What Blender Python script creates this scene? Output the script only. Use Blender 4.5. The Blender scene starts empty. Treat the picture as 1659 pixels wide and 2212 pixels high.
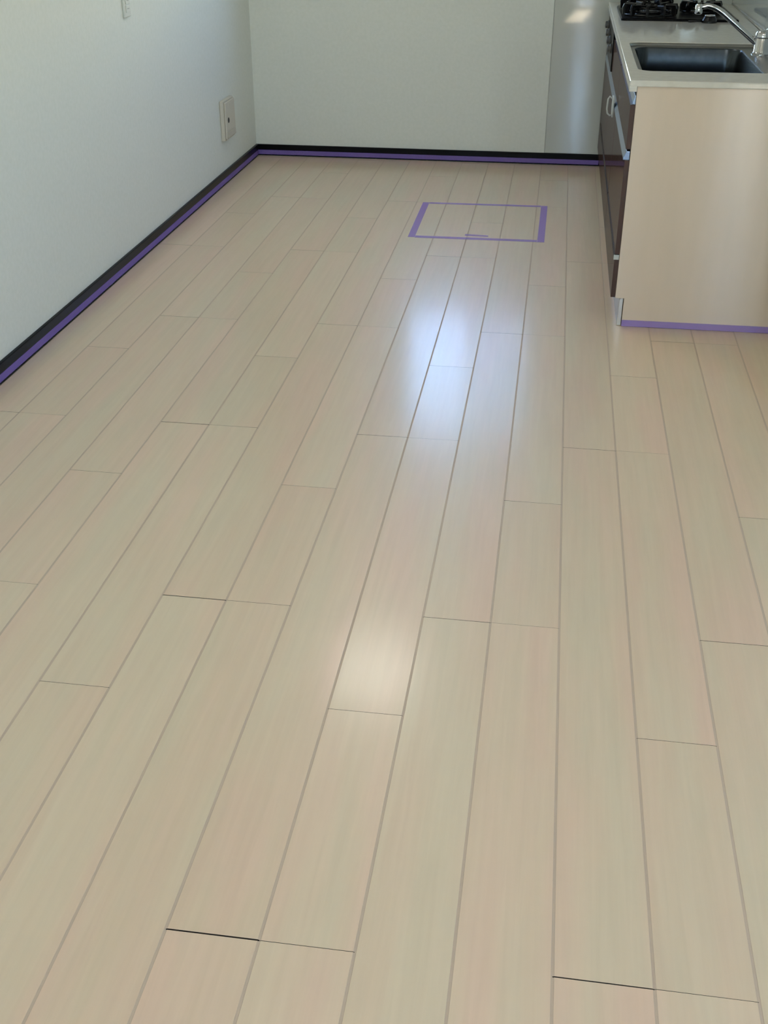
import bpy, bmesh, math, random
from mathutils import Matrix, Vector
from mathutils.geometry import tessellate_polygon

random.seed(7)
sc = bpy.context.scene
COL = sc.collection

# ------------------------------------------------------------------ camera
cam_d = bpy.data.cameras.new('camera')
cam = bpy.data.objects.new('camera', cam_d)
COL.objects.link(cam)
cam_d.sensor_fit = 'VERTICAL'
cam_d.sensor_height = 36.0
cam_d.lens = 2418.23 / 2212 * 36.0
cam_d.clip_start = 0.02
yaw, pitch, roll = -0.146279, 0.517656, 0.00023
fw = Vector((math.sin(yaw) * math.cos(pitch), math.cos(yaw) * math.cos(pitch), -math.sin(pitch)))
rt = Vector((math.cos(yaw), -math.sin(yaw), 0))
up = rt.cross(fw)
r2 = rt * math.cos(roll) + up * math.sin(roll)
u2 = up * math.cos(roll) - rt * math.sin(roll)
cam.matrix_world = Matrix(((r2.x, u2.x, -fw.x, -0.0883), (r2.y, u2.y, -fw.y, 0), (r2.z, u2.z, -fw.z, 1.44734), (0, 0, 0, 1)))
sc.camera = cam

# ------------------------------------------------------------------ exposure, sky, sun
sc.view_settings.view_transform = 'Standard'
sc.view_settings.look = 'None'
sc.view_settings.gamma = 1
sc.view_settings.use_curve_mapping = False
sc.view_settings.exposure = 0.0
sc.cycles.use_denoising = True
sc.cycles.max_bounces = 10
sc.cycles.diffuse_bounces = 6
sc.cycles.sample_clamp_indirect = 8.0

SKY = 2.6
world = bpy.data.worlds.new('sky')
sc.world = world
world.use_nodes = True
bg = world.node_tree.nodes['Background']
sky = world.node_tree.nodes.new('ShaderNodeTexSky')
sky.sky_type = 'NISHITA'
sky.sun_disc = False
sky.sun_elevation = math.radians(55)
sky.sun_rotation = math.radians(174)
sky.air_density = 1.0
sky.dust_density = 0.15
sky.ozone_density = 2.5
world.node_tree.links.new(sky.outputs[0], bg.inputs[0])
bg.inputs[1].default_value = SKY

sun_d = bpy.data.lights.new('sun', 'SUN')
sun_d.energy = 52
sun_d.angle = 0.02
sun_d.color = (1.0, 0.94, 0.84)
sun = bpy.data.objects.new('sun', sun_d)
COL.objects.link(sun)
sd = Vector((-0.11, 1.0, -1.43))
sun.rotation_euler = sd.to_track_quat('-Z', 'Y').to_euler()

def portal(name, loc, rot, sx, sy):
    l = bpy.data.lights.new(name, 'AREA')
    l.shape = 'RECTANGLE'
    l.size, l.size_y = sx, sy
    l.cycles.is_portal = True
    o = bpy.data.objects.new(name, l)
    o.location = loc
    o.rotation_euler = rot
    COL.objects.link(o)

# openings: (x0, x1, z0, z1) in walls facing y, (y0, y1, z0, z1) in walls facing x
WIN_BACK = (-0.94, -0.14, 0.93, 1.84)     # kitchen window in the back wall
WIN_SIDE = (0.5, 1.5, 0.9, 2.0)         # unseen window added in the right wall for side daylight
GAP_SUN = (0.05, 0.30, 0.02, 2.0)         # narrow glazed doors in the rear wall
GAP_REAR = (1.36, 1.56, 0.02, 2.35)
WIN_REAR = (-1.6, -1.1, 1.0, 2.0)  # unseen window added to brighten the far wall
XL, XK, XR = -1.832, 0.79, 2.4            # left wall, kitchen wall, right wall
YB, YR, YJ = 6.652, -1.9, 3.20            # back wall, rear wall, jog of the right wall
ZC = 2.4
H90 = math.pi / 2
portal('portal_back', (-0.54, YB + 0.10, 1.385), (-H90, 0, 0), 0.8, 0.91)
portal('portal_rear_window', (-1.35, YR - 0.10, 1.5), (H90, 0, 0), .5, 1.0)
portal('portal_side', (XR + 0.10, 1.0, 1.45), (0, H90, 0), 1.1, 1.0)
portal('portal_gap', (0.175, YR - 0.10, 1.01), (H90, 0, 0), 0.25, 1.98)
portal('portal_rear', (1.46, YR - 0.10, 1.185), (H90, 0, 0), 0.20, 2.33)

# ------------------------------------------------------------------ materials
def mat(name, color=(.8, .8, .8), rough=.5, metal=0.0, coat=0.0, coat_rough=.05, spec=.5, emis=None):
    m = bpy.data.materials.new(name)
    m.use_nodes = True
    b = m.node_tree.nodes['Principled BSDF']
    b.inputs['Base Color'].default_value = (*color, 1)
    b.inputs['Roughness'].default_value = rough
    b.inputs['Metallic'].default_value = metal
    b.inputs['Coat Weight'].default_value = coat
    b.inputs['Coat Roughness'].default_value = coat_rough
    b.inputs['Specular IOR Level'].default_value = spec
    if emis:
        b.inputs['Emission Color'].default_value = (*emis[:3], 1)
        b.inputs['Emission Strength'].default_value = emis[3]
    return m

def nodes(m):
    nt = m.node_tree
    return nt, nt.nodes, nt.links, nt.nodes['Principled BSDF']

def add_noise_color(m, c1, c2, scale, detail=3, stretch=(1, 1, 1), bump=0.0, bump_scale=None, space='Object', lo=.35, hi=.65):
    nt, N, L, b = nodes(m)
    tc = N.new('ShaderNodeTexCoord')
    mp = N.new('ShaderNodeMapping')
    mp.inputs['Scale'].default_value = stretch
    L.new(tc.outputs[space], mp.inputs[0])
    nz = N.new('ShaderNodeTexNoise')
    nz.inputs['Scale'].default_value = scale
    nz.inputs['Detail'].default_value = detail
    L.new(mp.outputs[0], nz.inputs[0])
    rp = N.new('ShaderNodeValToRGB')
    rp.color_ramp.elements[0].position = lo
    rp.color_ramp.elements[1].position = hi
    rp.color_ramp.elements[0].color = (*c1, 1)
    rp.color_ramp.elements[1].color = (*c2, 1)
    L.new(nz.outputs[0], rp.inputs[0])
    L.new(rp.outputs[0], b.inputs['Base Color'])
    if bump:
        n2 = N.new('ShaderNodeTexNoise')
        n2.inputs['Scale'].default_value = bump_scale or scale
        n2.inputs['Detail'].default_value = 4
        L.new(mp.outputs[0], n2.inputs[0])
        bp = N.new('ShaderNodeBump')
        bp.inputs['Strength'].default_value = bump
        bp.inputs['Distance'].default_value = 0.001
        L.new(n2.outputs[0], bp.inputs['Height'])
        L.new(bp.outputs[0], b.inputs['Normal'])

M_wall = mat('wallpaper', (.80, .815, .78), .85, spec=.3)
add_noise_color(M_wall, (.755, .80, .765), (.785, .825, .795), 60, 3, bump=.25, bump_scale=260)
M_ceil = mat('ceiling_paper', (.84, .84, .82), .9)
M_kpanel = mat('glossy_kitchen_panel', (.50, .54, .52), .05, spec=.7, coat=.7, coat_rough=.03)
M_base = mat('black_baseboard', (.004, .004, .005), .3, spec=.12)
M_groove = mat('plank_groove', (.55, .445, .345), .5, spec=.25)
M_sub = mat('subfloor', (.05, .038, .028), .8)
M_counter = mat('counter_marble', (.70, .69, .63), .08, spec=.5)
add_noise_color(M_counter, (.68, .67, .61), (.73, .72, .66), 35, 4)
M_endpanel = mat('cream_laminate', (.74, .65, .53), .10, spec=.5)
add_noise_color(M_endpanel, (.70, .585, .465), (.72, .60, .48), 5, 4, stretch=(5, 5, .6))
nt, N, L, b = nodes(M_endpanel)
b.inputs['Roughness'].default_value = .22
b.inputs['Specular IOR Level'].default_value = 1.0
b.inputs['Anisotropic'].default_value = .97
b.inputs['Anisotropic Rotation'].default_value = .25
tg_ = N.new('ShaderNodeTangent'); tg_.direction_type = 'RADIAL'; tg_.axis = 'Z'
L.new(tg_.outputs[0], b.inputs['Tangent'])
M_brown = mat('brown_gloss_wood', (.16, .085, .06), .14, spec=.22)
add_noise_color(M_brown, (.065, .038, .03), (.095, .056, .044), 6, 5, stretch=(4, 4, .5))
nt, N, L, b = nodes(M_brown)
b.inputs['Specular IOR Level'].default_value = 0.0
gl_ = N.new('ShaderNodeBsdfGlossy'); gl_.inputs['Roughness'].default_value = .09; gl_.inputs['Color'].default_value = (1, 1, 1, 1)
mx_ = N.new('ShaderNodeMixShader'); mx_.inputs[0].default_value = .3
L.new(b.outputs[0], mx_.inputs[1]); L.new(gl_.outputs[0], mx_.inputs[2]); L.new(mx_.outputs[0], N['Material Output'].inputs[0])
M_brownedge = mat('dark_brown_edge', (.055, .022, .014), .4)
M_dark = mat('dark_recess', (.01, .009, .008), .6)
M_carc = mat('cabinet_carcass', (.55, .52, .46), .5)
M_alu = mat('sky_tinted_aluminium', (.27, .37, .54), .2, 1.0)  # blue of the reflected sky is put into the metal colour
M_kick = mat('silver_kick_plate', (.62, .64, .66), .3, 1.0)
M_bowl_dark = mat('shaded_bowl_steel', (.06, .07, .08), .24, 1.0)  # bowl steel darkened: its dark reflections are put into the colour
add_noise_color(M_bowl_dark, (.055, .067, .078), (.07, .082, .095), 30, 3, stretch=(1, 12, 1))
M_pull_shaded = mat('shaded_pull', (.028, .02, .017), .5, spec=.2)  # same pull metal, with the dark floor reflection painted in
M_ledge_lit = mat('lit_ledge_steel', (.34, .35, .35), .28, 1.0)  # lighter copy of the bowl steel; the ledge's brightness is painted in
M_chrome = mat('chrome', (.62, .64, .67), .07, 1.0)
M_black = mat('black_enamel', (.003, .003, .004), .3, spec=.06)
M_iron = mat('black_cast_iron', (.005, .005, .006), .2, spec=.3)
M_burner = mat('burner_metal', (.25, .25, .25), .35, 1.0)
M_knob = mat('grey_knob', (.07, .072, .07), .35)
M_white = mat('white_plastic', (.62, .59, .51), .4)
M_plate = mat('switch_plastic', (.66, .69, .66), .4)
M_lockw = mat('pale_plastic', (.50, .54, .52), .4)
M_grey = mat('grey_print', (.40, .42, .41), .5)
M_frame = mat('window_aluminium', (.55, .56, .57), .4, 1.0)
M_out = mat('balcony_concrete', (.45, .44, .42), .9)
M_lamp = mat('lamp_diffuser', (.9, .9, .86), .4, emis=(1.0, .95, .85, 13.0))

M_lamp_fill = mat('fill_lamp_diffuser', (.9, .88, .8), .4, emis=(1.0, .97, .89, 16.5))

# clear pane: transparent with a mirror share, so daylight passes
M_glass = bpy.data.materials.new('window_glass')
M_glass.use_nodes = True
nt = M_glass.node_tree
nt.nodes.clear()
o_ = nt.nodes.new('ShaderNodeOutputMaterial')
tr_ = nt.nodes.new('ShaderNodeBsdfTransparent')
gl_ = nt.nodes.new('ShaderNodeBsdfGlossy')
gl_.inputs['Roughness'].default_value = .02
mx_ = nt.nodes.new('ShaderNodeMixShader')
mx_.inputs[0].default_value = .06
nt.links.new(tr_.outputs[0], mx_.inputs[1])
nt.links.new(gl_.outputs[0], mx_.inputs[2])
nt.links.new(mx_.outputs[0], o_.inputs[0])

M_dimmer = mat('pane_dimmer', (.03, .03, .03), .8)
nt, N, L, b = nodes(M_dimmer)
tr_ = N.new('ShaderNodeBsdfTransparent'); mx_ = N.new('ShaderNodeMixShader'); mx_.inputs[0].default_value = .68
L.new(b.outputs[0], mx_.inputs[1]); L.new(tr_.outputs[0], mx_.inputs[2]); L.new(mx_.outputs[0], N['Material Output'].inputs[0])

# thin paper masking tape: partly see-through
M_tape = mat('purple_masking_tape', (.42, .29, .92), .55, spec=.3)
nt, N, L, b = nodes(M_tape)
tr_ = N.new('ShaderNodeBsdfTransparent')
mx_ = N.new('ShaderNodeMixShader')
mx_.inputs[0].default_value = .66
L.new(b.outputs[0], mx_.inputs[1])
L.new(tr_.outputs[0], mx_.inputs[2])
L.new(mx_.outputs[0], N['Material Output'].inputs[0])

# pale waxed wood of the floor planks
M_plank = mat('pale_waxed_wood', (.72, .62, .47), .22, spec=.75)
nt, N, L, b = nodes(M_plank)
tc = N.new('ShaderNodeTexCoord')
oi = N.new('ShaderNodeObjectInfo')
mul = N.new('ShaderNodeMath'); mul.operation = 'MULTIPLY'; mul.inputs[1].default_value = 47.0
L.new(oi.outputs['Random'], mul.inputs[0])
cmb = N.new('ShaderNodeCombineXYZ')
for i in range(3):
    L.new(mul.outputs[0], cmb.inputs[i])
addv = N.new('ShaderNodeVectorMath'); addv.operation = 'ADD'
L.new(tc.outputs['Object'], addv.inputs[0]); L.new(cmb.outputs[0], addv.inputs[1])
def pnoise(scale, stretch, detail=3, rough=.5, dist=0):
    mp = N.new('ShaderNodeMapping'); mp.inputs['Scale'].default_value = stretch
    L.new(addv.outputs[0], mp.inputs[0])
    nz = N.new('ShaderNodeTexNoise')
    nz.inputs['Scale'].default_value = scale
    nz.inputs['Detail'].default_value = detail
    nz.inputs['Roughness'].default_value = rough
    nz.inputs['Distortion'].default_value = dist
    L.new(mp.outputs[0], nz.inputs[0])
    return nz.outputs[0]
def ramp(src, stops):
    rp = N.new('ShaderNodeValToRGB')
    e = rp.color_ramp.elements
    while len(e) < len(stops):
        e.new(.5)
    for el, (p_, c_) in zip(e, stops):
        el.position = p_; el.color = (*c_, 1)
    L.new(src, rp.inputs[0])
    return rp.outputs[0]
def mixc(a, b_, fac, mode='MIX'):
    mx = N.new('ShaderNodeMix'); mx.data_type = 'RGBA'; mx.blend_type = mode
    if isinstance(fac, float): mx.inputs['Factor'].default_value = fac
    else: L.new(fac, mx.inputs['Factor'])
    L.new(a, mx.inputs['A']); L.new(b_, mx.inputs['B'])
    return mx.outputs['Result']
broad = ramp(pnoise(9, (1, .13, 1), 3), [(.34, (.72, .615, .445)), (.5, (.745, .60, .435)), (.66, (.77, .58, .435))])
fine = ramp(pnoise(60, (1, .045, 1), 4, .6, .3), [(.3, (.935, .93, .92)), (.7, (1.0, 1.0, 1.0))])
c_ = mixc(broad, fine, 1.0, 'MULTIPLY')
tone = ramp(oi.outputs['Random'], [(0, (.955, .95, .94)), (1, (1.0, 1.0, 1.0))])
c_ = mixc(c_, tone, 1.0, 'MULTIPLY')
L.new(c_, b.inputs['Base Color'])
rr = N.new('ShaderNodeMapRange')
rr.inputs['To Min'].default_value = .34; rr.inputs['To Max'].default_value = .46
b.inputs['Coat Weight'].default_value = .5; b.inputs['Coat Roughness'].default_value = .17
L.new(pnoise(40, (1, .6, 1), 4), rr.inputs[0])
L.new(rr.outputs[0], b.inputs['Roughness'])
bp = N.new('ShaderNodeBump'); bp.inputs['Strength'].default_value = .06; bp.inputs['Distance'].default_value = .001
L.new(pnoise(14, (1.0, 1.6, 1), 3), bp.inputs['Height'])
L.new(bp.outputs[0], b.inputs['Normal'])

# ------------------------------------------------------------------ mesh helpers
def link(name, bm, materials, parent=None, smooth=False, bevel=0.0, segs=2):
    me = bpy.data.meshes.new(name)
    bmesh.ops.recalc_face_normals(bm, faces=bm.faces)
    bm.to_mesh(me); bm.free()
    for m in (materials if isinstance(materials, (list, tuple)) else [materials]):
        me.materials.append(m)
    if smooth:
        for p_ in me.polygons: p_.use_smooth = True
    o = bpy.data.objects.new(name, me)
    COL.objects.link(o)
    if bevel:
        md = o.modifiers.new('bevel', 'BEVEL')
        md.width = bevel; md.segments = segs; md.limit_method = 'ANGLE'; md.angle_limit = math.radians(40)
    if parent:
        o.parent = parent
    return o

def box(bm, x0, x1, y0, y1, z0, z1, mi=0):
    vs = [bm.verts.new((x, y, z)) for z in (z0, z1) for x, y in ((x0, y0), (x1, y0), (x1, y1), (x0, y1))]
    for f in ((3, 2, 1, 0), (4, 5, 6, 7), (0, 1, 5, 4), (1, 2, 6, 5), (2, 3, 7, 6), (3, 0, 4, 7)):
        bm.faces.new([vs[i] for i in f]).material_index = mi

def bx(name, x0, x1, y0, y1, z0, z1, m, parent=None, bevel=0.0, segs=2):
    bm = bmesh.new(); box(bm, x0, x1, y0, y1, z0, z1)
    return link(name, bm, m, parent, bevel=bevel, segs=segs)

def prism(bm, prof, axis, a0, a1):
    """extrude a 2D profile: axis 'y' -> profile (x, z); axis 'z' -> profile (x, y)"""
    def P(q, a):
        return (q[0], a, q[1]) if axis == 'y' else ((q[0], q[1], a) if axis == 'z' else (a, q[0], q[1]))
    A = [bm.verts.new(P(q, a0)) for q in prof]
    B = [bm.verts.new(P(q, a1)) for q in prof]
    n = len(prof)
    fs = [bm.faces.new((A[i], A[(i + 1) % n], B[(i + 1) % n], B[i])) for i in range(n)]
    bm.faces.new(A[::-1]); bm.faces.new(B)
    return fs

def rrect(x0, x1, y0, y1, r, n=8):
    out = []
    for cx, cy, a in ((x1 - r, y1 - r, 0), (x0 + r, y1 - r, 1), (x0 + r, y0 + r, 2), (x1 - r, y0 + r, 3)):
        for i in range(n + 1):
            t = (a + i / n) * math.pi / 2
            out.append((cx + r * math.cos(t), cy + r * math.sin(t)))
    return out

def skin_loops(bm, loops, close_first=False, close_last=False):
    V = [[bm.verts.new(p_) for p_ in lp] for lp in loops]
    n = len(V[0])
    for a, b_ in zip(V, V[1:]):
        for i in range(n):
            bm.faces.new((a[i], a[(i + 1) % n], b_[(i + 1) % n], b_[i]))
    if close_first: bm.faces.new(V[0][::-1])
    if close_last: bm.faces.new(V[-1])
    return V

def circle(c, r, ax, n=20):
    ax = Vector(ax).normalized()
    t = Vector((0, 0, 1)) if abs(ax.z) < .9 else Vector((1, 0, 0))
    u = ax.cross(t).normalized(); v = ax.cross(u)
    return [Vector(c) + u * (r * math.cos(2 * math.pi * i / n)) + v * (r * math.sin(2 * math.pi * i / n)) for i in range(n)]

def lathe(bm, base, ax, prof, n=20):
    """prof: list of (distance along the axis, radius)"""
    ax = Vector(ax).normalized(); base = Vector(base)
    skin_loops(bm, [circle(base + ax * d, max(r, 1e-4), ax, n) for d, r in prof], True, True)

def tube(bm, pts, r, n=10, closed=False):
    pts = [Vector(p_) for p_ in pts]
    rs = r if isinstance(r, (list, tuple)) else [r] * len(pts)
    m = len(pts)
    loops = []
    ref = None
    for i, p_ in enumerate(pts):
        if closed: d = pts[(i + 1) % m] - pts[i - 1]
        else: d = pts[min(i + 1, m - 1)] - pts[max(i - 1, 0)]
        d.normalize()
        if ref is None:
            ref = Vector((0, 0, 1)) if abs(d.z) < .9 else Vector((1, 0, 0))
        u = (ref - d * ref.dot(d)).normalized(); ref = u
        v = d.cross(u)
        loops.append([p_ + u * (rs[i] * math.cos(2 * math.pi * k / n)) + v * (rs[i] * math.sin(2 * math.pi * k / n)) for k in range(n)])
    if closed:
        V = [[bm.verts.new(q) for q in lp] for lp in loops]
        for j in range(m):
            a, b_ = V[j], V[(j + 1) % m]
            for i in range(n):
                bm.faces.new((a[i], a[(i + 1) % n], b_[(i + 1) % n], b_[i]))
    else:
        skin_loops(bm, loops, True, True)

def thing(name, label, cat, loc=(0, 0, 0), group=None):
    o = bpy.data.objects.new(name, None)
    o.empty_display_size = .05
    COL.objects.link(o)
    o.location = loc
    o['label'] = label; o['category'] = cat
    if group: o['group'] = group
    return o

def tag(o, label, cat, group=None):
    o['label'] = label; o['category'] = cat
    if group: o['group'] = group
    return o

def struct(o, label=None, cat=None):
    o['kind'] = 'structure'
    if label: o['label'] = label
    if cat: o['category'] = cat
    return o

def wall_y(name, x0, x1, y0, y1, z0, z1, holes, m):
    """wall slab facing y with rectangular openings (x0, x1, z0, z1)"""
    bm = bmesh.new()
    xs = x0
    for h in sorted(holes):
        box(bm, xs, h[0], y0, y1, z0, z1)
        if h[2] > z0: box(bm, h[0], h[1], y0, y1, z0, h[2])
        if h[3] < z1: box(bm, h[0], h[1], y0, y1, h[3], z1)
        xs = h[1]
    box(bm, xs, x1, y0, y1, z0, z1)
    return link(name, bm, m)

def wall_x(name, x0, x1, y0, y1, z0, z1, holes, m):
    bm = bmesh.new()
    ys = y0
    for h in sorted(holes):
        box(bm, x0, x1, ys, h[0], z0, z1)
        if h[2] > z0: box(bm, x0, x1, h[0], h[1], z0, h[2])
        if h[3] < z1: box(bm, x0, x1, h[0], h[1], h[3], z1)
        ys = h[1]
    box(bm, x0, x1, ys, y1, z0, z1)
    return link(name, bm, m)

# ------------------------------------------------------------------ room shell
T = 0.12
struct(bx('wall_left', XL - T, XL, YR - T, YB + T, -.02, ZC, M_wall), 'pale wallpapered wall on the left side', 'wall')
struct(wall_y('wall_back', XL, XK + T, YB, YB + T, -.02, ZC, [WIN_BACK], M_wall), 'pale wallpapered wall at the far end', 'wall')
struct(bx('wall_kitchen', XK, XK + T, YJ, YB, -.02, ZC, M_wall), 'wall behind the sink counter', 'wall')
struct(bx('wall_jog', XK + T, XR + T, YJ, YJ + T, -.02, ZC, M_wall), 'short wall beside the kitchen counter', 'wall')
struct(wall_x('wall_right', XR, XR + T, YR - T, YJ, -.02, ZC, [WIN_SIDE], M_wall), 'wall of the living part holding the added window', 'wall')
struct(wall_y('wall_rear', XL, XR, YR - T, YR, -.02, ZC, [GAP_SUN, GAP_REAR, WIN_REAR], M_wall), 'wall behind the viewer', 'wall')
struct(bx('ceiling', XL - T, XR + T, YR - T, YB + T, ZC, ZC + .1, M_ceil), 'white ceiling', 'ceiling')

def window(name, hole, at, axis, bars, label):
    a0, a1, z0, z1 = hole
    root = bpy.data.objects.new(name, None); COL.objects.link(root)
    struct(root, label, 'window')
    bm = bmesh.new(); w = .03
    def bar(p0, p1, q0, q1):
        if axis == 'y': box(bm, p0, p1, at - .03, at + .03, q0, q1)
        else: box(bm, at - .03, at + .03, p0, p1, q0, q1)
    bar(a0, a0 + w, z0, z1); bar(a1 - w, a1, z0, z1)
    bar(a0 + w, a1 - w, z0, z0 + w); bar(a0 + w, a1 - w, z1 - w, z1)
    for k in range(1, bars):
        c = a0 + (a1 - a0) * k / bars
        bar(c - w / 2, c + w / 2, z0 + w, z1 - w)
    link('window_frame', bm, M_frame, root)
    for k in range(bars):
        p0 = a0 + (a1 - a0) * k / bars + w; p1 = a0 + (a1 - a0) * (k + 1) / bars - w
        if axis == 'y': bx('pane', p0, p1, at - .002, at + .002, z0 + w, z1 - w, M_glass, root)
        else: bx('pane', at - .002, at + .002, p0, p1, z0 + w, z1 - w, M_glass, root)
    return root
window('window_5', WIN_REAR, YR - .06, 'y', 2, 'unseen window added behind the viewer to light the far wall')
win1 = window('window_1', WIN_BACK, YB + .06, 'y', 2, 'small kitchen window in the far wall')
bx('pane_dimmer', -.53, -.17, YB + .068, YB + .069, .96, 1.81, M_dimmer, win1)  # unseen sheet added to dim the right half of the window's reflection
window('window_2', WIN_SIDE, XR + .06, 'x', 3, 'wide unseen window added in the right wall for daylight')
window('window_3', GAP_SUN, YR - .06, 'y', 1, 'narrow balcony window behind the viewer')
window('window_4', GAP_REAR, YR - .06, 'y', 1, 'narrow window behind the viewer near the right corner')
struct(bx('trim_3', -2.2, XR + 1.6, -3.6, YR - T, -.12, -.04, M_out), 'balcony slab', 'balcony')
struct(bx('trim_4', -2.2, .9, -3.7, -3.6, -.12, 1.0, M_out), 'unseen balcony wall added to hide sky from the glossy panel', 'balcony')  # added to keep bright sky out of the glossy panel's reflection
struct(bx('trim_7', .9, XR + 1.6, -3.7, -3.6, -.12, .35, M_out), 'unseen balcony wall kept low to let sky light in', 'balcony')  # unseen lower piece, shaped so sky light reaches the end panel

# glossy panel cladding beside and behind the kitchen
struct(bx('trim_6', -.1425, -.139, YB - .004, YB - .0005, .064, ZC - .01, M_grey), 'thin joint strip beside the glossy panel', 'panel')
struct(bx('trim_1', -.1385, XK - .004, YB - .006, YB - .0005, .064, ZC - .01, M_kpanel, bevel=.0012), 'glossy pale kitchen panel at the right end of the far wall', 'panel')
struct(bx('trim_2', XK - .004, XK - .0005, 4.001, YB - .008, .86, ZC - .01, M_kpanel), 'glossy pale splash panel behind the sink', 'panel')

# ------------------------------------------------------------------ floor of planks
W_, LEN = .1515, 1.818
Y0, DEC = 1.1478, .56565
floor = struct(bx('floor', XL, XR, YR, YB, -.03, -.0112, M_sub), 'floor of pale waxed wooden planks', 'floor')
GAPS = {(-4, 0): .0027, (-6, 0): .0023, (-8, 0): .0024, (-2, 0): .0013, (0, 0): .0020, (-10, 1): .0015, (-2, 1): .0013,
        (-4, 1): .0014, (0, 1): .0014, (2, 0): .0014, (-6, 1): .0014, (-12, 0): .0014}
TILT = {-4: -.0030, -2: .0015, 0: .003, -6: .002, -8: -.001, -10: .001, -12: .0, 2: -.002}
def plank_mesh(key, w, l):
    e = w / 2
    g = .0020
    prof = [(-e, -.0110), (-e, -.0006), (-e + g, -.0006), (-e + g + .0003, -.0002), (-e + g + .0006, 0),
            (e - g - .0006, 0), (e - g - .0003, -.0002), (e - g, -.0006), (e, -.0006), (e, -.0110)]
    bm = bmesh.new()
    fs = prism(bm, prof, 'y', -l / 2, l / 2)
    for i in (1, 2, 3, 5, 6, 7):
        fs[i].material_index = 1
    me = bpy.data.meshes.new('plank')
    bmesh.ops.recalc_face_normals(bm, faces=bm.faces)
    bm.to_mesh(me); bm.free()
    for p_ in me.polygons:
        if abs(p_.normal.y) > .9: p_.material_index = 2
    me.materials.append(M_plank); me.materials.append(M_groove); me.materials.append(M_sub)
    return me
meshes = {}
YMIN, YMAX = -.55, YB - .013
for c in range(-12, 16):
    pair = c if c % 2 == 0 else c - 1
    ybase = Y0 + (0 if (pair // 2) % 2 == 0 else LEN / 2)
    joints = []
    off = LEN if pair in (-8, -12) else 0
    for m in range(-4, 5):
        g = GAPS.get((pair, m - (1 if off else 0)), .0015)
        if c % 2: g *= .42
        joints.append((ybase + m * LEN, g))
        if c % 2:
            joints.append((ybase + m * LEN + DEC, .0010))
    joints = sorted(joints)
    x0 = c * W_
    cuts = [(YMIN, 0)] + [j for j in joints if YMIN + .03 < j[0] < YMAX - .03] + [(YMAX, 0)]
    for (ya, ga), (yb, gb) in zip(cuts, cuts[1:]):
        a, b_ = ya + ga / 2, yb - gb / 2
        # nothing is laid under the kitchen units or beyond the jog
        if x0 + W_ > XR - .001: continue
        lim = 4.06 if x0 + W_ < XK + .01 else YJ
        if x0 > .33 and a > lim - .05: continue
        if x0 > .33 and b_ > lim: b_ = lim - .001
        key = (round(b_ - a, 4),)
        if key not in meshes: meshes[key] = plank_mesh(key, W_, b_ - a)
        o = bpy.data.objects.new('plank', meshes[key])
        COL.objects.link(o)
        o.location = (x0 + W_ / 2, (a + b_) / 2, 0)
        t = TILT.get(pair, random.uniform(-.002, .002)) + random.uniform(-.0008, .0008)
        o.rotation_euler = (0, t, 0)
        o.parent = floor
struct(bx('trim_5', XL, XR, YR, YMIN - .001, -.0112, -.0002, mat('bare_wood', (.70, .61, .46), .3), None), 'floor behind the viewer', 'floor')

# ------------------------------------------------------------------ baseboards
BBX, BBY = -1.820, 6.642
def baseboard(name, axis, a0, a1, label):
    bm = bmesh.new()
    d, h, r = .012, .063, .0025
    prof = [(0, .001), (d, .001), (d, h - r), (d - r * .3, h - r * .3), (d - r, h), (0, h)]
    if axis == 'y':
        prism(bm, [(XL + q[0], q[1]) for q in prof], 'y', a0, a1)
    else:
        prism(bm, [(YB - q[0] * .83, q[1]) for q in prof], 'x', a0, a1)
    return struct(link(name, bm, M_base), label, 'baseboard')
baseboard('baseboard_left', 'y', -.5, YB, 'black skirting board along the left wall')
baseboard('baseboard_back', 'x', XL + .0125, .30, 'black skirting board along the far wall')

# ------------------------------------------------------------------ masking tape
t = .0004
tag(bx('masking_tape', BBX + .0001, BBX + t, -.4, BBY - .001, .006, .031, M_tape), 'long purple masking tape along the black skirting of the left wall', 'tape')
tag(bx('masking_tape', BBX + .001, .168, BBY - t, BBY - .0001, .007, .032, M_tape), 'purple masking tape along the black skirting of the far wall', 'tape')
tag(bx('masking_tape', .2035, .785, 4.0105, 4.0118, .001, .025, M_tape), 'purple masking tape along the foot of the cream cabinet end panel', 'tape')
def floor_tape(quad, label):
    bm = bmesh.new()
    lo = [bm.verts.new((x, y, .0003)) for x, y in quad]
    hi = [bm.verts.new((x, y, .0007)) for x, y in quad]
    bm.faces.new(lo[::-1]); bm.faces.new(hi)
    for i in range(4):
        bm.faces.new((lo[i], lo[(i + 1) % 4], hi[(i + 1) % 4], hi[i]))
    return tag(link('masking_tape', bm, M_tape), label, 'tape', 'tape outlining the floor hatch')
floor_tape([(-.724, 5.058), (-.692, 5.058), (-.694, 5.69), (-.726, 5.69)], 'left strip of the purple tape rectangle on the floor')
floor_tape([(-.133, 5.058), (-.101, 5.058), (-.099, 5.705), (-.131, 5.705)], 'right strip of the purple tape rectangle on the floor')
floor_tape([(-.691, 5.052), (-.134, 5.060), (-.134, 5.092), (-.691, 5.086)], 'near strip of the purple tape rectangle on the floor')
floor_tape([(-.693, 5.668), (-.132, 5.680), (-.132, 5.708), (-.693, 5.694)], 'far strip of the purple tape rectangle on the floor')
floor_tape([(-.466, 5.116), (-.358, 5.112), (-.359, 5.134), (-.466, 5.142)], 'short purple tape piece inside the floor rectangle near its front')

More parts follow.
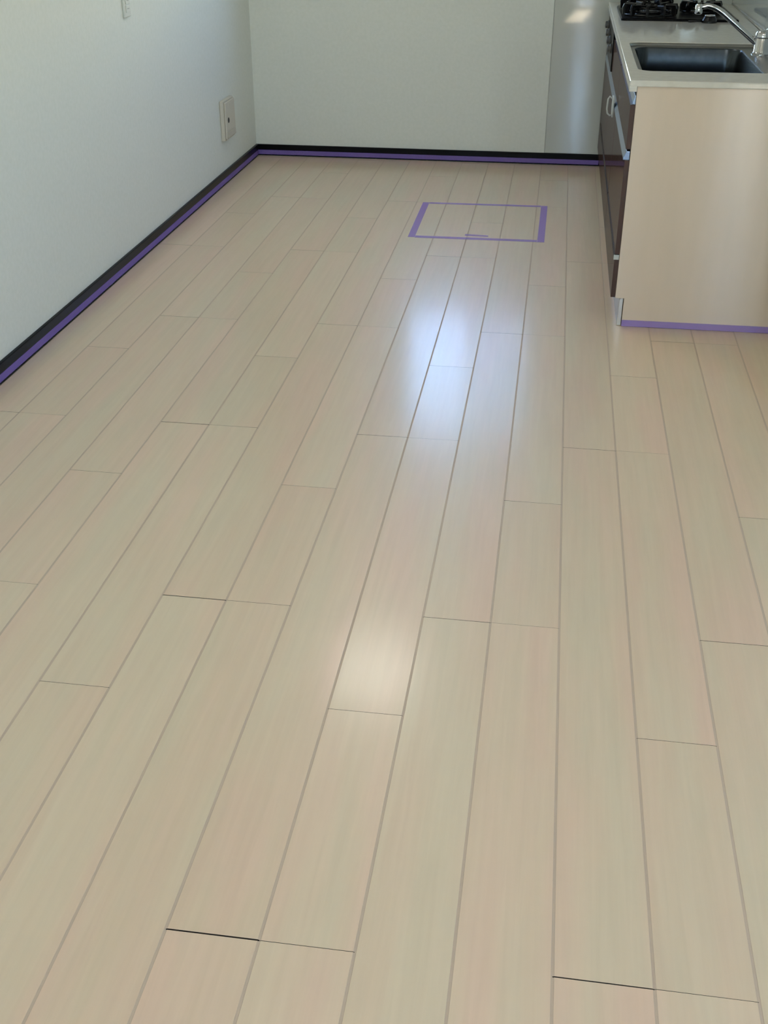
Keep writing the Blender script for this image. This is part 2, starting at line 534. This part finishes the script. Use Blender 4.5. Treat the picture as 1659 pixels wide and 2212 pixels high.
# ------------------------------------------------------------------ wall fittings
ob = thing('outlet_box', 'off-white boxy outlet low on the left wall near the corner', 'outlet', (XL, 6.03, .32))
def local(o, loc):
    o.location = (-loc[0], -loc[1], -loc[2])
OL = (XL, 6.03, .32)
for n_, a, m_, bv in (('housing', (XL + .0003, XL + .022, 5.932, 6.125, .218, .420), M_white, .004),
                      ('cover', (XL + .022, XL + .031, 5.940, 6.118, .226, .412), M_white, .005)):
    o = bx(n_, *a, m_, ob, bevel=bv); local(o, OL)
bm = bmesh.new(); lathe(bm, (XL + .0305, 5.985, .318), (1, 0, 0), [(0, .014), (.0015, .014), (.0015, .010), (.0008, .009), (.0008, 1e-4)], 18)
local(link('socket', bm, M_dark, ob), OL)
o = bx('lower_flap', XL + .031, XL + .036, 5.955, 6.10, .232, .262, mat('flap_plastic', (.56, .53, .46), .4), ob, bevel=.003); local(o, OL)
o = bx('screw_cap', XL + .031, XL + .0325, 6.02, 6.04, .385, .397, M_white, ob, bevel=.0006); local(o, OL)

SL = (XL, 4.70, 1.01)
sw = thing('wall_switch', 'narrow white wall switch high on the left wall', 'switch', SL)
o = bx('switch_plate', XL + .0003, XL + .009, 4.668, 4.740, .948, 1.068, M_plate, sw, bevel=.003); local(o, SL)
for k in range(3):
    z = .966 + k * .030
    o = bx('rocker', XL + .009, XL + .0125, 4.684, 4.724, z, z + .027, M_plate, sw, bevel=.001); local(o, SL)
    bx('mark', XL + .0124, XL + .0128, 4.692, 4.716, z + .012, z + .0155, M_grey, o)

# ------------------------------------------------------------------ kitchen units
PY = 4.012           # near face of the end panel
DX = .155            # face of the doors
CZ = .856            # top of the counter
def cabinet(name, label, y0, y1, end_panel=False):
    root = thing(name, label, 'cabinet', (0, 0, 0))
    bx('carcass', .176, XK - .003, y0 + (.020 if end_panel else .001), y1 - .001, .106, .66, M_carc, root)
    return root
def drawer(root, y0, y1, z0, z1, style=0):
    """front with a dark edge, and a slanted aluminium pull along its top"""
    bm = bmesh.new()
    hh = (.030, .030, .015)[style]
    box(bm, DX, DX + .016, y0, y1, z0, z1 - hh)
    for f in bm.faces:
        f.material_index = 0 if f.normal.x < -.5 else 1
    bm.normal_update()
    for f in bm.faces:
        f.material_index = 0 if abs(f.calc_center_median().x - DX) < 1e-5 else 1
    d = link('drawer_front', bm, [M_brown, M_brownedge], root)
    bm = bmesh.new()
    prof = [(DX - .0065, z1 - .0295), (DX + .0155, z1 - .0295), (DX + .0155, z1), (DX + .004, z1), (DX - .0065, z1 - .022)]
    if style == 1: prof = [(DX + .006, z1 - .0285), (DX + .0165, z1 - .0285), (DX + .0165, z1), (DX + .0125, z1), (DX + .006, z1 - .020)]
    if style == 2: prof = [(DX - .003, z1 - .0145), (DX + .0155, z1 - .0145), (DX + .0155, z1), (DX - .001, z1), (DX - .003, z1 - .006)]
    prism(bm, prof, 'y', y0, y1)
    h = link('handle', bm, M_alu if style < 2 else M_pull_shaded, d, bevel=.0012)
    h['label'] = 'slanted aluminium pull' if style < 2 else 'narrow dark pull'
    if style == 2 and y0 < 4.2:
        bx('handle_cap', DX - .0035, DX + .0155, y0 - .0015, y0 - .0002, z1 - .0165, z1 + .001, M_lockw, d)
    return d
sinkc = cabinet('sink_cabinet', 'brown gloss drawer cabinet under the sink with cream end panel', PY, 4.935, True)
bm = bmesh.new()
pr = [(.204, .001), (XK - .003, .001), (XK - .003, .8355), (.172, .8355), (.172, .106), (.204, .106)]
A = [bm.verts.new((q[0], PY, q[1])) for q in pr]; B = [bm.verts.new((q[0], PY + .018, q[1])) for q in pr]
for i in range(6):
    bm.faces.new((A[i], A[(i + 1) % 6], B[(i + 1) % 6], B[i]))
for V in (A, B):
    bm.faces.new(V)
ep = link('end_panel', bm, M_endpanel, sinkc, bevel=.001)
ep['label'] = 'plain cream laminate end panel'
def fronts(root, y0, y1):
    drawer(root, y0, y1, .632, .806, 1)
    drawer(root, y0, y1, .268, .625)
    drawer(root, y0, y1, .108, .264, 2)
fronts(sinkc, PY + .004, 4.930)
bx('recess', .1725, .176, PY + .019, 4.934, .107, .834, M_dark, sinkc)
bm = bmesh.new()
kp = [(.186, .0005), (.2025, .0005), (.2025, .104), (.193, .104), (.188, .098)]
prism(bm, kp, 'y', PY + .006, 4.934)
o = link('kick_plate', bm, M_kick, sinkc, bevel=.002); o['label'] = 'silver kick plate at the floor'
midc = cabinet('drawer_cabinet', 'brown gloss drawer cabinet between sink cabinet and hob', 4.936, 5.745)
fronts(midc, 4.940, 5.742)
bx('recess', .1725, .176, 4.937, 5.744, .107, .834, M_dark, midc)
bm = bmesh.new(); prism(bm, kp, 'y', 4.936, 5.744); link('kick_plate', bm, M_kick, midc, bevel=.002)
farc = cabinet('hob_cabinet', 'brown gloss cabinet below and beyond the hob at the far wall', 5.746, 6.632)
d = drawer(farc, 5.748, 6.49, .268, .625); drawer(farc, 5.748, 6.49, .108, .264, 2)
bm = bmesh.new(); box(bm, DX, DX + .016, 6.494, 6.628, .108, .815); link('filler_panel', bm, M_brown, farc)
bx('recess', .1725, .176, 5.747, 6.630, .107, .60, M_dark, farc)
bm = bmesh.new(); prism(bm, kp, 'y', 5.746, 6.630); link('kick_plate', bm, M_kick, farc, bevel=.002)

# ------------------------------------------------------------------ countertop with a cut-out for the sink
SX0, SX1, SY0, SY1 = .183, .755, 4.222, 5.003
bm = bmesh.new()
CX0, CX1, CY0, CY1 = .145, XK - .005, 4.000, 6.643
hole = rrect(SX0, SX1, SY0, SY1, .055)
outer = [(CX0, CY0), (CX1, CY0), (CX1, CY1), (CX0, CY1)]
allp = outer + hole
tris = tessellate_polygon([[Vector((x, y, 0)) for x, y in outer], [Vector((x, y, 0)) for x, y in hole]])
topv = [bm.verts.new((x, y, CZ)) for x, y in allp]
botv = [bm.verts.new((x, y, .8365)) for x, y in allp]
for tr in tris:
    try:
        bm.faces.new([topv[i] for i in tr]); bm.faces.new([botv[i] for i in tr][::-1])
    except ValueError:
        pass
for rng in (range(4), range(4, len(allp))):
    r = list(rng)
    for i in range(len(r)):
        a, b_ = r[i], r[(i + 1) % len(r)]
        bm.faces.new((topv[a], topv[b_], botv[b_], botv[a]))
ct = link('countertop', bm, M_counter, None, bevel=.004, segs=3)
tag(ct, 'off-white marble-look countertop with sink cut-out and hob', 'countertop')
o = bx('front_lip', CX0, .1705, CY0, CY1, .820, .838, M_counter, ct, bevel=.002)

# ------------------------------------------------------------------ stainless sink
sink = thing('sink', 'stainless steel sink with rounded corners let into the countertop', 'sink', (0, 0, 0))
bm = bmesh.new()
def RL(x0, x1, y0, y1, r, z): return [(x, y, z) for x, y in rrect(x0, x1, y0, y1, r, 8)]
e = .001
LZ = .842
loops = [RL(SX0 + e, SX1 - e, SY0 + e, SY1 - e, .054, CZ - .002), RL(SX0 + e, SX1 - e, SY0 + e, SY1 - e, .054, LZ + .003),
         RL(SX0 + .004, SX1 - .004, SY0 + .004, SY1 - .004, .052, LZ),
         RL(SX0 + .017, .625, SY0 + .017, SY1 - .032, .06, LZ), RL(SX0 + .019, .623, SY0 + .019, SY1 - .034, .06, LZ - .0015),
         RL(SX0 + .021, .621, SY0 + .021, SY1 - .036, .06, LZ - .006), RL(SX0 + .028, .612, SY0 + .028, SY1 - .042, .06, .700),
         RL(SX0 + .034, .606, SY0 + .034, SY1 - .034, .06, .680), RL(SX0 + .052, .588, SY0 + .052, SY1 - .052, .055, .668),
         RL(SX0 + .09, .55, SY0 + .09, SY1 - .09, .05, .664)]
skin_loops(bm, loops, False, True)
for i, f in enumerate(bm.faces):
    f.material_index = 1 if i < 36 * 4 else 0
o = link('bowl', bm, [M_bowl_dark, M_ledge_lit], sink, smooth=True)
md = o.modifiers.new('solid', 'SOLIDIFY'); md.thickness = .0008; md.offset = -1
o.data.set_sharp_from_angle(angle=math.radians(50))
bm = bmesh.new(); lathe(bm, (.46, 4.62, .664), (0, 0, 1), [(0, .07), (.002, .07), (.003, .062), (.0015, .056), (.0015, .002)], 28)
link('drain', bm, M_chrome, sink, smooth=False)

# ------------------------------------------------------------------ faucet
FX, FY = .675, 4.80
fa = thing('faucet', 'chrome single-lever faucet standing behind the sink with raised spout', 'faucet', (0, 0, 0))
bm = bmesh.new(); lathe(bm, (FX, FY, LZ + .0003), (0, 0, 1), [(0, .036), (.004, .036), (.008, .031), (.012, .029), (.056, .029), (.060, .027), (.061, .019)], 24)
o = link('body', bm, M_chrome, fa, smooth=True); o.data.set_sharp_from_angle(angle=math.radians(40))
bm = bmesh.new(); lathe(bm, (FX, FY, LZ + .0615), (0, 0, 1), [(0, .027), (.002, .029), (.016, .029), (.023, .024), (.025, .012)], 24)
o = link('cap', bm, M_chrome, fa, smooth=True); o.data.set_sharp_from_angle(angle=math.radians(40))
bm = bmesh.new()
tube(bm, [(FX + .012, FY, LZ + .085), (FX + .03, FY - .002, LZ + .098), (FX + .085, FY - .006, LZ + .125)], [.007, .0065, .0055], 10)
link('lever', bm, M_chrome, fa, smooth=True)
bm = bmesh.new()
P0, P1, P2, P3 = Vector((FX - .012, FY + .002, .876)), Vector((.495, FY + .015, 1.002)), Vector((.452, FY + .02, 1.010)), Vector((.432, FY + .02, 1.004))
pts = [P0, P0.lerp(P1, .5), P0.lerp(P1, .82)]
for i in range(1, 8):
    s_ = i / 8
    a, b_, c = P0.lerp(P1, .82), P1 + Vector((-.008, 0, .008)), P2
    pts.append((1 - s_) ** 2 * a + 2 * s_ * (1 - s_) * b_ + s_ ** 2 * c)
pts += [P2, P3]
tube(bm, pts, [.0115] * 3 + [.0115 - .0003 * i for i in range(7)] + [.0095, .0095], 14)
o = link('spout', bm, M_chrome, fa, smooth=True); o.data.set_sharp_from_angle(angle=math.radians(50))
bm = bmesh.new(); lathe(bm, (.424, FY + .02, 1.016), (0, 0, -1), [(0, .010), (.004, .0135), (.030, .0145), (.034, .013), (.036, .009)], 20)
o = link('aerator', bm, M_chrome, fa, smooth=True); o.data.set_sharp_from_angle(angle=math.radians(40))

# ------------------------------------------------------------------ built-in gas hob
HY0, HY1 = 5.765, 6.365
hob = thing('gas_hob', 'black built-in gas hob let into the far part of the countertop', 'stove', (0, 0, 0))
bm = bmesh.new(); pr = rrect(.178, .712, HY0, HY1, .012, 4)
skin_loops(bm, [[(x, y, CZ + .0003) for x, y in pr], [(x, y, CZ + .008) for x, y in pr], [(.445 + (x - .445) * .985, 6.065 + (y - 6.065) * .985, CZ + .011) for x, y in pr]], True, True)
o = link('top_plate', bm, M_black, hob); o['label'] = 'glossy black top plate'
TZ = CZ + .011
BURN = [(.315, 5.915, .060), (.315, 6.215, .060), (.575, 6.07, .042)]
for cx, cy, r in BURN:
    bm = bmesh.new(); lathe(bm, (cx, cy, TZ), (0, 0, 1), [(0, r * 1.5), (.002, r * 1.5), (.004, r * 1.25), (.004, r * .8), (.016, r * .8), (.018, r * .74), (.018, r * .3)], 28)
    bo = link('burner', bm, M_iron, hob)
    bm = bmesh.new(); lathe(bm, (cx, cy, TZ + .0182), (0, 0, 1), [(0, r * .55), (.006, r * .55), (.008, r * .45)], 24)
    link('burner_cap', bm, M_burner, bo)
fp = bx('control_panel', .150, .172, 5.748, 6.490, .633, .818, M_black, hob, bevel=.003)
for k, (ky, kz) in enumerate(((5.868, .722), (6.05, .738), (6.235, .752), (6.43, .768))):
    bm = bmesh.new(); lathe(bm, (.1498, ky, kz), (-1, 0, 0), [(0, .021), (.006, .021), (.008, .0175), (.018, .0165), (.020, .013)], 20)
    kn = link('knob', bm, M_knob, hob); kn['label'] = 'grey control knob'
    bx('pointer', .1289, .1299, ky - .0015, ky + .0015, kz + .002, kz + .014, M_white, kn)

def pan_support(cx, cy, r, label, n=10, tall=.052):
    root = thing('pan_support', label, 'pan support', (cx, cy, TZ), 'pan supports on the hob')
    bm = bmesh.new()
    tube(bm, [(r * math.cos(2 * math.pi * i / 28), r * math.sin(2 * math.pi * i / 28), .0075) for i in range(28)], .0052, 8, closed=True)
    tube(bm, [(r * .78 * math.cos(2 * math.pi * i / 28), r * .78 * math.sin(2 * math.pi * i / 28), .020) for i in range(28)], .0045, 8, closed=True)
    tube(bm, [(r * .55 * math.cos(2 * math.pi * i / 28), r * .55 * math.sin(2 * math.pi * i / 28), .034) for i in range(28)], .0045, 8, closed=True)
    link('ring', bm, M_iron, root, smooth=True)
    for i in range(n):
        a = 2 * math.pi * (i + .25) / n
        ca, sa = math.cos(a), math.sin(a)
        bm = bmesh.new()
        rr_ = [(r + .012, .0045), (r + .014, tall * .7), (r + .008, tall), (r - .045, tall * .93), (r - .049, tall * .70), (r - .012, tall * .68), (r - .010, .010)]
        th = .0062
        A = [bm.verts.new((q * ca - th * sa, q * sa + th * ca, z)) for q, z in rr_]
        B = [bm.verts.new((q * ca + th * sa, q * sa - th * ca, z)) for q, z in rr_]
        k = len(rr_)
        bm.faces.new(A); bm.faces.new(B[::-1])
        for j in range(k):
            bm.faces.new((A[j], A[(j + 1) % k], B[(j + 1) % k], B[j]))
        link('prong', bm, M_iron, root, bevel=.0012)
    return root
pan_support(.315, 5.905, .118, 'black cast-iron pan support on the hob, nearest the sink')
pan_support(.315, 6.20, .118, 'black cast-iron pan support at the far end of the hob')
pan_support(.565, 6.07, .088, 'smaller black pan support at the back of the hob')

# small loose burner ring lying across the near edge of the hob
root = thing('burner_ring', 'small black loose burner ring with silver rim at the near edge of the hob', 'burner ring', (.575, 5.735, CZ))
bm = bmesh.new()
lathe(bm, (0, 0, .0005), (0, 0, 1), [(0, .034), (.010, .034), (.024, .027), (.030, .022), (.030, .012), (.022, .010)], 24)
link('ring_body', bm, M_iron, root)
bm = bmesh.new()
tube(bm, [(.0225 * math.cos(2 * math.pi * i / 24), .0225 * math.sin(2 * math.pi * i / 24), .031) for i in range(24)], .0022, 8, closed=True)
link('rim', bm, M_chrome, root, smooth=True)
bm = bmesh.new()
tube(bm, [(-.030, -.004, .006), (-.058, -.012, .008), (-.085, -.006, .005), (-.092, .004, .004)], .004, 8)
link('arm', bm, M_iron, root, smooth=True)

# towel hook on the drawer pull
th = thing('towel_hook', 'pale plastic towel hook clipped to a drawer pull of the kitchen units', 'hook', (0, 0, 0))
bm = bmesh.new()
prism(bm, [(4.995, .560), (5.055, .560), (5.068, .575), (5.068, .632), (5.055, .640), (4.995, .640), (4.982, .632), (4.982, .575)], 'x', .1405, .1475)
link('clip_plate', bm, M_lockw, th, bevel=.002)
bm = bmesh.new()
tube(bm, [(.139, 5.02, .632), (.128, 5.02, .640), (.122, 5.02, .630), (.120, 5.02, .590), (.124, 5.02, .572), (.134, 5.02, .564), (.141, 5.02, .566)], .0035, 8)
link('loop', bm, M_lockw, th, smooth=True)

# ------------------------------------------------------------------ ceiling lamps (above the frame; one gleams on the floor, the warm one is added fill)
def ceiling_lamp(label, x, y, m):
    cl = thing('ceiling_lamp', label, 'lamp', (x, y, ZC))
    bm = bmesh.new(); lathe(bm, (0, 0, 0), (0, 0, -1), [(0.0005, .26), (.03, .26), (.035, .24)], 40); link('lamp_base', bm, M_white, cl)
    bm = bmesh.new(); lathe(bm, (0, 0, -.0355), (0, 0, -1), [(0, .25), (.03, .24), (.05, .19), (.06, .1)], 40); link('lamp_shade', bm, m, cl, smooth=True)
ceiling_lamp('round white ceiling lamp glowing above the kitchen floor', -.86, 4.85, M_lamp)
ceiling_lamp('unseen round warm lamp added over the near end of the room', .05, 1.5, M_lamp_fill)  # unseen second lamp, added to lift the near floor
